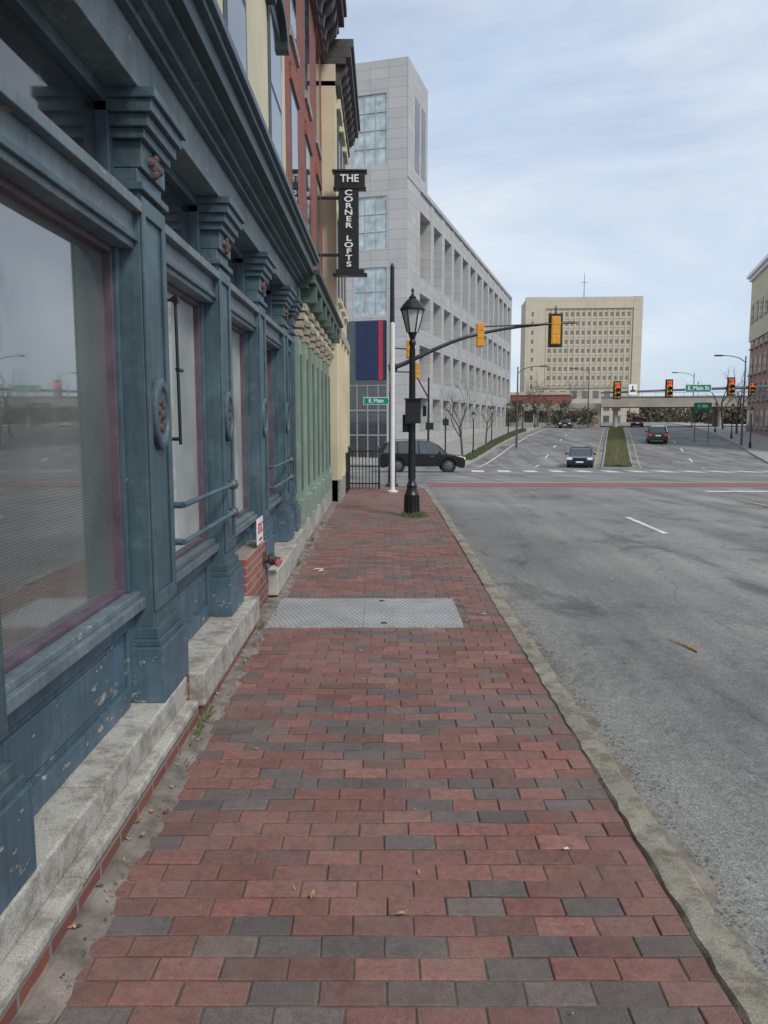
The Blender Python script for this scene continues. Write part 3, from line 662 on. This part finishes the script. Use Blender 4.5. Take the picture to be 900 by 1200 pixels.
# ------------------------------------------------------------------ granite office building (local frame)
b=MB(); ZB=-3; HT=20.4; TT=29.1; LEN=64
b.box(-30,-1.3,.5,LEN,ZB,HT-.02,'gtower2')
b.box(-1.65,0,0,4.2,ZB,HT,'gtower')
nb=13; bw=(LEN-4.2)/nb
rows=[(.6,3.6),(5.0,8.0),(9.3,12.3),(13.6,18.9)]
for i in range(nb+1):
    y=4.2+i*bw; 
    if i: b.box(-1.3,0.0,y-.55,y+.55,ZB,HT-.003,'gtower')
edges_z=[(ZB,rows[0][0])]+[(rows[i][1],rows[i+1][0]) for i in range(3)]+[(rows[3][1],HT-.006)]
for z0,z1 in edges_z: b.box(-1.3,-.06,4.2,LEN-.1,z0,z1,'gtower')
for i in range(nb):
    y=4.2+i*bw
    for j,(z0,z1) in enumerate(rows):
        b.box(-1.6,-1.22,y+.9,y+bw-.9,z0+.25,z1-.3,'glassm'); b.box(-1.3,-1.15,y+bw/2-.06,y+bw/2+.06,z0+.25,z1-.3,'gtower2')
        if j==3: b.box(-1.3,-1.05,y+.6,y+bw-.6,z0+2.3,z0+2.9,'gtower')
b.box(-1.3,.12,4.2,LEN,HT,HT+.35,'gtower')
b.box(-30,-4.35,.02,6.4,ZB,TT,'gtower'); b.box(-1.66,0.05,.0,6.5,HT+.001,TT,'gtower'); 
b.box(-4.35,-1.66,.35,6.4,HT,TT-.01,'gtower')
zz=[(ZB,-1.4,'g'),(-1.4,9.6,'low'),(9.6,10.0,'g'),(10.0,13.7,'w'),(13.7,15.1,'g'),(15.1,19.1,'w'),(19.1,21.4,'g'),(21.4,26.7,'w'),(26.7,TT-.003,'g')]
for z0,z1,t in zz:
    if t=='g': b.box(-4.35,-1.65,0.005,.5,z0,z1,'gtower')
    elif t=='w':
        b.box(-4.35,-1.65,.12,.5,z0,z1,'glasst'); n=int((z1-z0)/1.25)
        for q in range(1,n): z=z0+(z1-z0)*q/n; b.box(-4.35,-1.65,.07,.13,z-.025,z+.025,'gtower')
        for x in(-3.45,-2.55): b.box(x-.025,x+.025,.06,.13,z0,z1,'gtower')
b.box(.04,.07,2.2,3.6,21.5,27,'glassd'); b.box(.04,.07,4.3,5.6,21.5,27,'glassd')
b.box(-30,-1.5,.012,.5,-1.4,9.6,'glassd')
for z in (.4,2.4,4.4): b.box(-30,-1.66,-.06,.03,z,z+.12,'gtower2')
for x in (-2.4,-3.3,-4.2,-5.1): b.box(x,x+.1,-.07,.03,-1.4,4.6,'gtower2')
e=b.obj('granite_office_building',(C0.x,C0.y,0),-TH)
b=MB(); b.box(-4.2,-1.75,-.25,-.1,4.9,9.5,'navy'); b.box(-2.25,-1.9,-.27,-.25,4.9,9.5,'redp'); b.obj('wall_banner',parent=e)
# ------------------------------------------------------------------ hotel
b=MB(); HW=18;
b.box(-HW,HW,0,16,-3,40.3,'hotel')
b.box(-HW-.3,-HW+6,-.5,1,-3,40.6,'hotel'); b.box(HW-2.5,HW+.3,-.5,1,-3,40.6,'hotel'); b.box(-HW,HW,-.45,0,37,40.5,'hotel')
nc=15; x0=-HW+6.5; x1=HW-3
for f in range(12):
    z=2.6+f*2.85
    for c in range(nc):
        x=x0+(x1-x0)*(c+.5)/nc; b.box(x-.42,x+.42,-.04,.05,z+.6,z+1.9,'glassh')
    b.box(x0-.5,x1+.5,-.10,0,z-.12,z+.12,'hotel')
for c in range(nc+1): x=x0+(x1-x0)*c/nc; b.box(x-.24,x+.24,-.16,0,0,37,'hotel')
for f in range(12): b.box(-HW+1.6,-HW+2.3,-.56,-.5,3.3+f*2.85,4.6+f*2.85,'glassh')
b.cyl((1,6,40),(1,6,49),.14,.06,6,'galv'); b.cyl((0,6,46),(2,6,46),.06,.06,6,'galv')
b.obj('hotel_tower',(63.5,250,0),math.radians(-4))
b=MB(); b.box(-9,9,0,12,-2,7,'redbrick'); b.box(-9.2,9.2,-.2,12,7,7.6,'bridge')
for i in range(7): b.box(-8+i*2.4,-6.8+i*2.4,-.05,0,2,5,'glassm')
b.obj('low_brick_building',(30,165,0),-TH)
b=MB(); b.box(-11,11,0,14,-2,9.5,'hotel'); b.box(-11.2,11.2,-.2,14,9.5,10.1,'bridge')
for j in range(3):
    for i in range(8): b.box(-10+i*2.6,-8.6+i*2.6,-.05,0,1+j*3,2.8+j*3,'glassm')
b.obj('parking_building',(48,190,0),-TH)
b=MB(); b.box(32.5,52,12,50,-3,11.6,'pinkbrick'); b.box(32.3,52,11.9,50.1,11.6,19.2,'cream'); b.box(31.7,52.5,11.5,50.5,19.6,20.0,'whitep'); b.box(32.0,52.5,11.8,50.3,19.2,19.6,'whitep')
for j in range(5):
    for i in range(12): b.box(32.24 if j>3 else 32.44,32.6,13.2+i*3.1,14.8+i*3.1,.8+j*3.3,2.9+j*3.3,'glassm'); b.box(32.2,32.6,13.0+i*3.1,15.0+i*3.1,.6+j*3.3,.78+j*3.3,'concrete')
b.obj('apartment_building',(C0.x,C0.y,0),-TH)
# ------------------------------------------------------------------ bridge
b=MB(); T=66
b.box(14,90,T,T+9,3.95,4.75,'bridge'); b.box(14,90,T-.3,T,3.7,5.2,'bridge'); b.box(14,90,T-.4,T-.3,5.2,5.35,'concrete'); b.box(14,90,T+9,T+9.3,3.7,5.2,'bridge')
for x in range(14,90,2): b.box(x,x+.05,T-.34,T-.3,5.35,5.9,'galv')
b.box(14,90,T-.35,T-.3,5.85,5.9,'galv')
for x in (16.2,31.5,48): 
    for y in(1,4.5,8): b.cyl((x,T+y,-1),(x,T+y,3.6),.4,.4,12,'bridge')
    b.box(x-.6,x+.6,T+.2,T+8.8,3.3,3.96,'bridge')
b.box(-40,13.9,T+.5,T+8,-1,4.3,'bridge'); 
for i in range(12): b.box(-14+i*2.3,-12.6+i*2.3,T+.45,T+.6,1.4,3.2,'glassd')
b.obj('overpass_bridge',(C0.x,C0.y,0),-TH)
# ------------------------------------------------------------------ trees
def bare_tree(x,y,h,name='bare_tree',seed=1,twig=5,spread=.5):
    rnd=random.Random(seed); b=MB()
    def br(p,d,L,r,lv):
        n=3; q=p
        for i in range(n):
            d=(d+Vector((rnd.uniform(-.12,.12),rnd.uniform(-.12,.12),.04))).normalized(); q2=q+d*L/n
            b.cyl(q,q2,r*(1-.25*i/n),r*(1-.25*(i+1)/n),6 if lv<2 else 3,'bark',cap=False); q=q2
            if lv<twig and i>0:
                for _ in range(rnd.choice((1,2)) if lv else 2):
                    a=rnd.uniform(0,6.28); o=d.orthogonal().normalized(); o.rotate(Matrix.Rotation(a,3,d)); nd=(d*(1-spread*.3)+o*rnd.uniform(.4,1)*spread*1.5).normalized()
                    br(q,nd,L*rnd.uniform(.55,.8),r*.5,lv+1)
    br(Vector((0,0,-.1)),Vector((0,0,1)),h*.42,h*.016,0)
    return b.obj(name,(x,y,zs(y)))
p=W(4.3,1.5); bare_tree(p.x,p.y,6.2,seed=3)
p=W(4.2,14); bare_tree(p.x,p.y,5.0,seed=5,twig=4)
p=W(3,70); bare_tree(p.x,p.y,8,seed=8,twig=4); p=W(5,58); bare_tree(p.x,p.y,7.5,seed=9,twig=4); p=W(8,74); bare_tree(p.x,p.y,8,seed=12,twig=4)
p=W(30,40); bare_tree(p.x,p.y,8,seed=11,twig=4); p=W(30.5,56); bare_tree(p.x,p.y,9,seed=14,twig=4)
def mass(name,pts,n,s,kk):
    b=MB()
    for (x,y,z,r) in pts:
        for i in range(n):
            v=Vector((random.gauss(0,1),random.gauss(0,1),random.gauss(0,1))); v.normalize(); v*=r*(R()**.5); v.z*=.75
            c=Vector((x,y,z))+v; a=[Vector((U(-s,s),U(-s,s),U(-s,s))) for _ in range(3)]
            b.add([c+q for q in a],[(0,1,2)],kk[0] if R()<.6 else kk[1])
    return b.obj(name)
pts=[]
for i in range(34):
    p=W(U(-4,13),U(60,64)); pts.append((p.x,p.y,zr(p.y)+U(.6,3.8),U(.8,1.9)))
mass('shrubbery',pts,180,.2,('leafbrown','leafgreen'))
pts=[]
for i in range(110):
    x=U(20,200);y=U(235,300)-.2*x; pts.append((x,y,U(.5,4.5),U(3,5.0)))
for i in range(30):
    p=W(U(33,60),U(90,130)); pts.append((p.x,p.y,U(.5,4),U(2,4)))
mass('distant_tree_line',pts,330,.75,('leafbrown','leafgreen'))
# ------------------------------------------------------------------ far lamps, signals
for t in (3,13,25,39,55): p=W(4.9,t); street_lamp(p.x,p.y,zs(p.y),3.85,det=False)
for t in (18,30,44): p=W(28.1,t); street_lamp(p.x,p.y,zs(p.y),3.85,det=False)
def cobra(x,y,H,dx,name='cobra_street_light'):
    b=MB(); z=zs(y); b.cyl((0,0,0),(0,0,H-z),.11,.06,8,'galv'); h=H-z
    pts=[(0,0,h-.6),(dx*.25,0,h-.2),(dx*.6,0,h),(dx,0,h+.05)]; b.tube(pts,.04,6,'galv'); b.box(min(dx,dx*1.35),max(dx,dx*1.35),-.12,.12,h-.02,h+.12,'galv'); b.obj(name,(x,y,z),bevel=.01)
cobra(12.2,71,6.5,2.0); cobra(34.3,74,7.7,-2.2); cobra(47,118,8.8,-2.5); cobra(29.5,112,9,-2)
b=MB(); x,y=3.1,54; z=zs(y); b.cyl((x,y,z),(x,y,4.6),.09,.06,10,'black'); b.lathe((x,y,z),[(.22,0),(.2,.5),(.1,.7)],10,'black')
b.tube([(x,y,3.2),(x-.4,y,3.9),(x-.8,y,4.6),(x-.9,y,5.2)],.05,8,'black'); b.box(x-.2,x+.35,y-.2,y+.05,1.0,1.5,'black'); b.cyl((x+1.2,y,z),(x+1.2,y,1.9),.05,.05,8,'black'); b.box(x+1,x+1.4,y-.2,y,1.3,1.75,'black')
signal_head(b,x-.3,y-.4,2.3,-1,house='black',back=False,s=.8)
b.obj('traffic_signal')
e=empty('street_name_sign',(-.55,54,1.65+1.35)); b=MB(); b.box(-.85,.85,-.02,.02,-.22,.22,'signg'); b.box(-.88,.88,-.01,.01,-.25,.25,'signw'); b.cyl((0.95,0,.6),(.95,0,-4.7),.05,.05,8,'galv'); b.box(.8,1.0,-.015,.015,-.03,.03,'galv'); b.obj('panel',parent=e)
text('E. Main',.36,(0,-.025,0),FACE,'signw',e,'lettering')
b=MB(); y=48; zb=zs(y); b.cyl((27.6,y,zb),(27.6,y,4.2),.16,.12,12,'galv')
b.cyl((27.6,y,3.85),(13.4,y,3.35),.11,.05,10,'galv')
for x,zz in((14.35,3.5),(17.55,3.6),(21.35,3.72)):
    signal_head(b,x,y-.15,zz,-1,lit=0)
signal_head(b,19.0+3.6,y-.15,3.6,-1,lit=0,s=.75)
b.obj('traffic_signal')
def sgn(name,x,y,z,w,h,t,s):
    e=empty(name,(x,y,z)); b=MB(); b.box(-w/2,w/2,-.02,.02,-h/2,h/2,'signg'); b.box(-w/2-.03,w/2+.03,-.012,.012,-h/2-.03,h/2+.03,'signw'); b.cyl((0,.06,-.1),(0,.06,h/2+.2),.03,.03,8,'galv'); b.obj('panel',parent=e); text(t,s,(0,-.025,0),FACE,'signw',e,'lettering')
sgn('street_name_sign',19.35,47.85,3.62,1.55,.42,'E. Main St',.33)
b=MB(); b.box(15.0,15.5,47.6,47.65,3.2,3.85,'signw'); b.box(15.08,15.42,47.58,47.6,3.4,3.5,'black'); b.box(15.2,15.27,47.58,47.6,3.5,3.75,'black'); b.obj('traffic_sign')
e=empty('guide_sign',(32.5,79,3.1)); b=MB(); b.box(-.9,.9,-.03,.03,-.35,.35,'signg'); b.cyl((-.7,.05,-4),(-.7,.05,.3),.04,.04,6,'galv'); b.cyl((.7,.05,-4),(.7,.05,.3),.04,.04,6,'galv'); b.obj('panel',parent=e); text('S 18th',.4,(0,-.04,0),FACE,'signw',e,'lettering')
x,y=W(28.3,8); b=MB(); z=zs(y); b.cyl((x,y,z),(x,y,z+2.4),.03,.03,6,'galv'); b.box(x-.25,x+.25,y-.03,y,z+1.75,z+2.4,'signw'); b.box(x-.2,x+.2,y-.035,y-.03,z+2.05,z+2.2,'redp'); b.obj('traffic_sign')
# ------------------------------------------------------------------ cars
def car(name,x,y,heading,kind,col):
    z=zr(y); e=empty(name,(x,y,z+.01),heading)
    if kind=='suv': L,Wd,wr,belt,roof=4.7,.93,.37,1.06,1.76; hood=1.04
    else: L,Wd,wr,belt,roof=4.6,.89,.33,.92,1.44; hood=.86
    f=L/2; ax=(f-.92,-f+.98); cl=.24 if kind=='suv' else .18
    low=[]
    for a in (ax[1],ax[0]):
        low.append([(a+(wr+.06)*math.cos(t),wr*.95+(wr+.06)*math.sin(t)) for t in [math.pi*(1-q/10) for q in range(11)]])
    poly=[(-f,cl+.22),(-f+.1,cl+.02)]+low[0]+low[1]+[(f-.1,cl+.0),(f,cl+.2)]
    poly=[(px,max(pz,cl)) for px,pz in poly]
    if kind=='suv': poly+=[(f+.01,.66),(f-.05,.80),(f-.20,.90),(f-.6,.98),(f-1.10,hood),(-f+.15,belt+.04),(-f+.02,.95)]
    else: poly+=[(f,.58),(f-.12,.72),(f-.5,.79),(f-1.35,.90),(-f+.95,.95),(-f+.15,.93),(-f+.02,.75)]
    b=MB(); b.prism(poly,-Wd,Wd,col,'Y'); b.obj('body',parent=e,bevel=.05,seg=3,smooth=True)
    if kind=='suv': top=[(f-.98,belt-.05),(f-1.55,roof-.22),(f-1.85,roof-.08),(f-2.5,roof-.03),(-f+.9,roof-.07),(-f+.36,roof-.16),(-f+.08,belt)]
    else: top=[(f-1.3,.88),(f-1.9,roof-.15),(f-2.25,roof-.05),(f-2.8,roof-.03),(-f+1.5,roof-.09),(-f+1.15,roof-.2),(-f+.6,.92)]
    w0,w1=Wd-.06,Wd-.20; zb=belt-.02; zt=roof-.03
    def wd(z): return w0+(w1-w0)*max(0,min(1,(z-zb)/(zt-zb)))
    n=len(top); vs=[(px,s*wd(pz),pz) for s in(-1,1) for px,pz in top]
    b=MB(); b.add(vs,[tuple(range(n)),tuple(range(2*n-1,n-1,-1))]+[(i,i+1,n+i+1,n+i) for i in range(n-1)]+[(0,n,2*n-1,n-1)],'glassd'); b.obj('windows',parent=e)
    b=MB()
    ro=top[1:-1] if kind=='suv' else top[2:-2]
    vs=[];
    for px,pz in ro:
        w=wd(pz)+.015; vs+=[(px,-w,pz-.07),(px,-w+.04,pz+.025),(px,w-.04,pz+.025),(px,w,pz-.07)]
    b.add(vs,[(4*i+j,4*i+j+1,4*i+j+5,4*i+j+4) for i in range(len(ro)-1) for j in range(3)],col)
    for s in(-1,1):
        for i,rad in ((0,.045),(n-2,.13 if kind=='suv' else .06)):
            a,c=top[i],top[i+1]; b.cyl((a[0],s*(wd(a[1])-rad*.5),a[1]),(c[0],s*(wd(c[1])-rad*.5),c[1]),rad,rad*.8,8,col)
        if kind!='suv':
            for i in (1,n-3): a,c=top[i],top[i+1]; b.cyl((a[0],s*wd(a[1]),a[1]),(c[0],s*wd(c[1]),c[1]),.035,.035,8,col)
        for fr in(.42,.74):
            xa=top[0][0]+(top[-1][0]-top[0][0])*fr; b.cyl((xa,s*w0,zb),(xa-.05,s*w1,zt-.03),.035,.03,6,'black')
        b.lathe((f-1.4,s*(Wd+.1),belt+.06),[(.02,-.08),(.07,-.05),(.07,.05),(.02,.08)],8,col,sx=.8,sy=1.3)
        b.box(-f+1.2,f-1.3,s*Wd-.008,s*Wd+.008,.62,.65,'black'); 
        for xa in (-.05,.95): b.box(xa-.5,xa-.32,s*Wd-.012,s*Wd+.02,belt-.16,belt-.13,'alloy')
        if kind=='suv': b.box(-f+.7,f-2.1,s*.62-.02,s*.62+.02,roof+.02,roof+.05,'alloy')
    b.obj('roof',parent=e,smooth=True)
    b=MB()
    for a in ax:
        for s in(-1,1):
            yy=s*(Wd-.1); b.cyl((a,yy-s*.12,wr),(a,yy+s*.11,wr),wr,wr,24,'rubber'); b.cyl((a,yy+s*.11,wr),(a,yy+s*.12,wr),wr*.66,wr*.6,16,'galv')
            for q in range(5):
                t=q*1.2566; b.cyl((a+.06*math.cos(t),yy+s*.125,wr+.06*math.sin(t)),(a+wr*.55*math.cos(t),yy+s*.125,wr+wr*.55*math.sin(t)),.03,.025,4,'alloy')
            b.cyl((a,yy-s*.1,wr*1.0),(a,yy-s*.02,wr*1.0),wr+.05,wr+.05,20,'rubber')
    b.obj('wheels',parent=e,smooth=True)
    b=MB(); hz=.70 if kind=='suv' else .60
    for s in(-1,1):
        b.box(f-.20,f+.012,s*.70-.18,s*.70+.18,hz,hz+.14,'headl'); b.box(-f-.012,-f+.12,s*.74-.13,s*.74+.13,hz+.02,hz+.26,'taill')
    b.box(f-.05,f+.015,-.45,.45,hz-.05,hz+.13,'black'); b.box(f-.05,f+.02,-.6,.6,cl+.05,cl+.18,'black'); b.box(f+.0,f+.03,-.26,.26,cl+.2,cl+.31,'signw'); b.box(-f-.02,-f,-.26,.26,hz,hz+.12,'signw')
    b.obj('lights_and_trim',parent=e,bevel=.012)
car('suv',2.1,43,0,'suv','carblack')
car('sedan_car',14.45,56.5,math.radians(-106),'sedan','carblue')
p=W(20.2,23); car('suv',p.x,p.y,math.radians(90-16.5),'suv','cargrey')
p=W(19.5,68); car('sedan_car',p.x,p.y,math.radians(90-16.5),'sedan','carblack')
p=W(9,60); car('sedan_car',p.x,p.y,math.radians(-106),'sedan','cargrey')
# ------------------------------------------------------------------ litter
b=MB()
def leaf(x,y,z,s,k,a=None):
    a=U(0,6.28) if a is None else a; c,q=math.cos(a),math.sin(a)
    pts=[(-s,0,.001),(-.3*s,.45*s,.006),(.5*s,.35*s,.004),(s,0,.012),(.4*s,-.35*s,.003),(-.4*s,-.4*s,.008)]
    b.add([(x+u*c-v*q,y+u*q+v*c,z+w) for u,v,w in pts],[(0,1,5),(1,2,4,5),(2,3,4)],k)
for i in range(46): leaf(U(-.95,.9),U(1.9,12),.006,U(.006,.016),'leaflit' if R()<.8 else 'paper')
for i in range(90): leaf(-.96+U(-.05,.05),U(1.9,12),.02,U(.008,.02),'leaflit' if R()<.6 else 'bark')
for i in range(20): leaf(U(1.5,7),U(4,14),-.122,U(.01,.03),'leaflit')
leaf(.06,2.4,.006,.022,'leaflit',.3); leaf(-.25,2.5,.006,.02,'leaflit',1.4)
leaf(-.73,8.4,.008,.07,'paper',.2); leaf(-.69,8.3,.009,.05,'paper',1.2)
b.obj('fallen_leaves')
b=MB(); b.cyl((2.42,5.75,-.12),(2.38,5.92,-.115),.010,.008,6,'leaflit'); b.cyl((2.38,5.92,-.115),(2.31,6.1,-.118),.008,.004,6,'leaflit'); b.cyl((2.38,5.9,-.118),(2.46,5.88,-.115),.005,.003,5,'leaflit'); b.obj('twig')
# ------------------------------------------------------------------ world + light
w=bpy.data.worlds.new("World"); scene.world=w; w.use_nodes=True; nt=w.node_tree
bg=nt.nodes['Background']; bg.inputs[1].default_value=.135
sky=nt.nodes.new('ShaderNodeTexSky'); sky.sky_type='NISHITA'; sky.sun_disc=False
SUN=Vector((.42,-.55,.72)).normalized()
sky.sun_elevation=math.asin(SUN.z); sky.sun_rotation=math.atan2(SUN.x,SUN.y)
tc=nt.nodes.new('ShaderNodeTexCoord'); mo=mapping(nt,tc.outputs['Generated'],(1.2,1.2,3.4),(.12,.25,.4))
n=noise(nt,mo,1.5,7,.55,.5); r=ramp(nt,[(.3,.5),(.60,.97)]); nt.links.new(n.outputs[0],r.inputs[0])
n2=noise(nt,mo,1.7,6,.55,.4); r2=ramp(nt,[(.34,(3.9,4.9,6.4)),(.64,(6.1,6.6,7.1))]); nt.links.new(n2.outputs[0],r2.inputs[0])
c=mixc(nt,r.outputs[0],sky.outputs[0],r2.outputs[0]); nt.links.new(c,bg.inputs[0])
ld=bpy.data.lights.new('sun','SUN'); ld.energy=2.1; ld.angle=math.radians(14); ld.color=(1,.95,.87)
lo=bpy.data.objects.new('sun',ld); lo.rotation_euler=SUN.to_track_quat('Z','Y').to_euler(); scene.collection.objects.link(lo)
scene.view_settings.view_transform='Standard'; scene.view_settings.look='None'; scene.view_settings.exposure=0
cd=bpy.data.cameras.new('camera'); cd.sensor_fit='VERTICAL'; cd.sensor_height=36; cd.lens=27; cd.clip_end=6000; cd.clip_start=.05
co=bpy.data.objects.new('camera',cd); co.location=(0,0,1.65); co.rotation_euler=(math.radians(90-6.8),0,0); scene.collection.objects.link(co); scene.camera=co
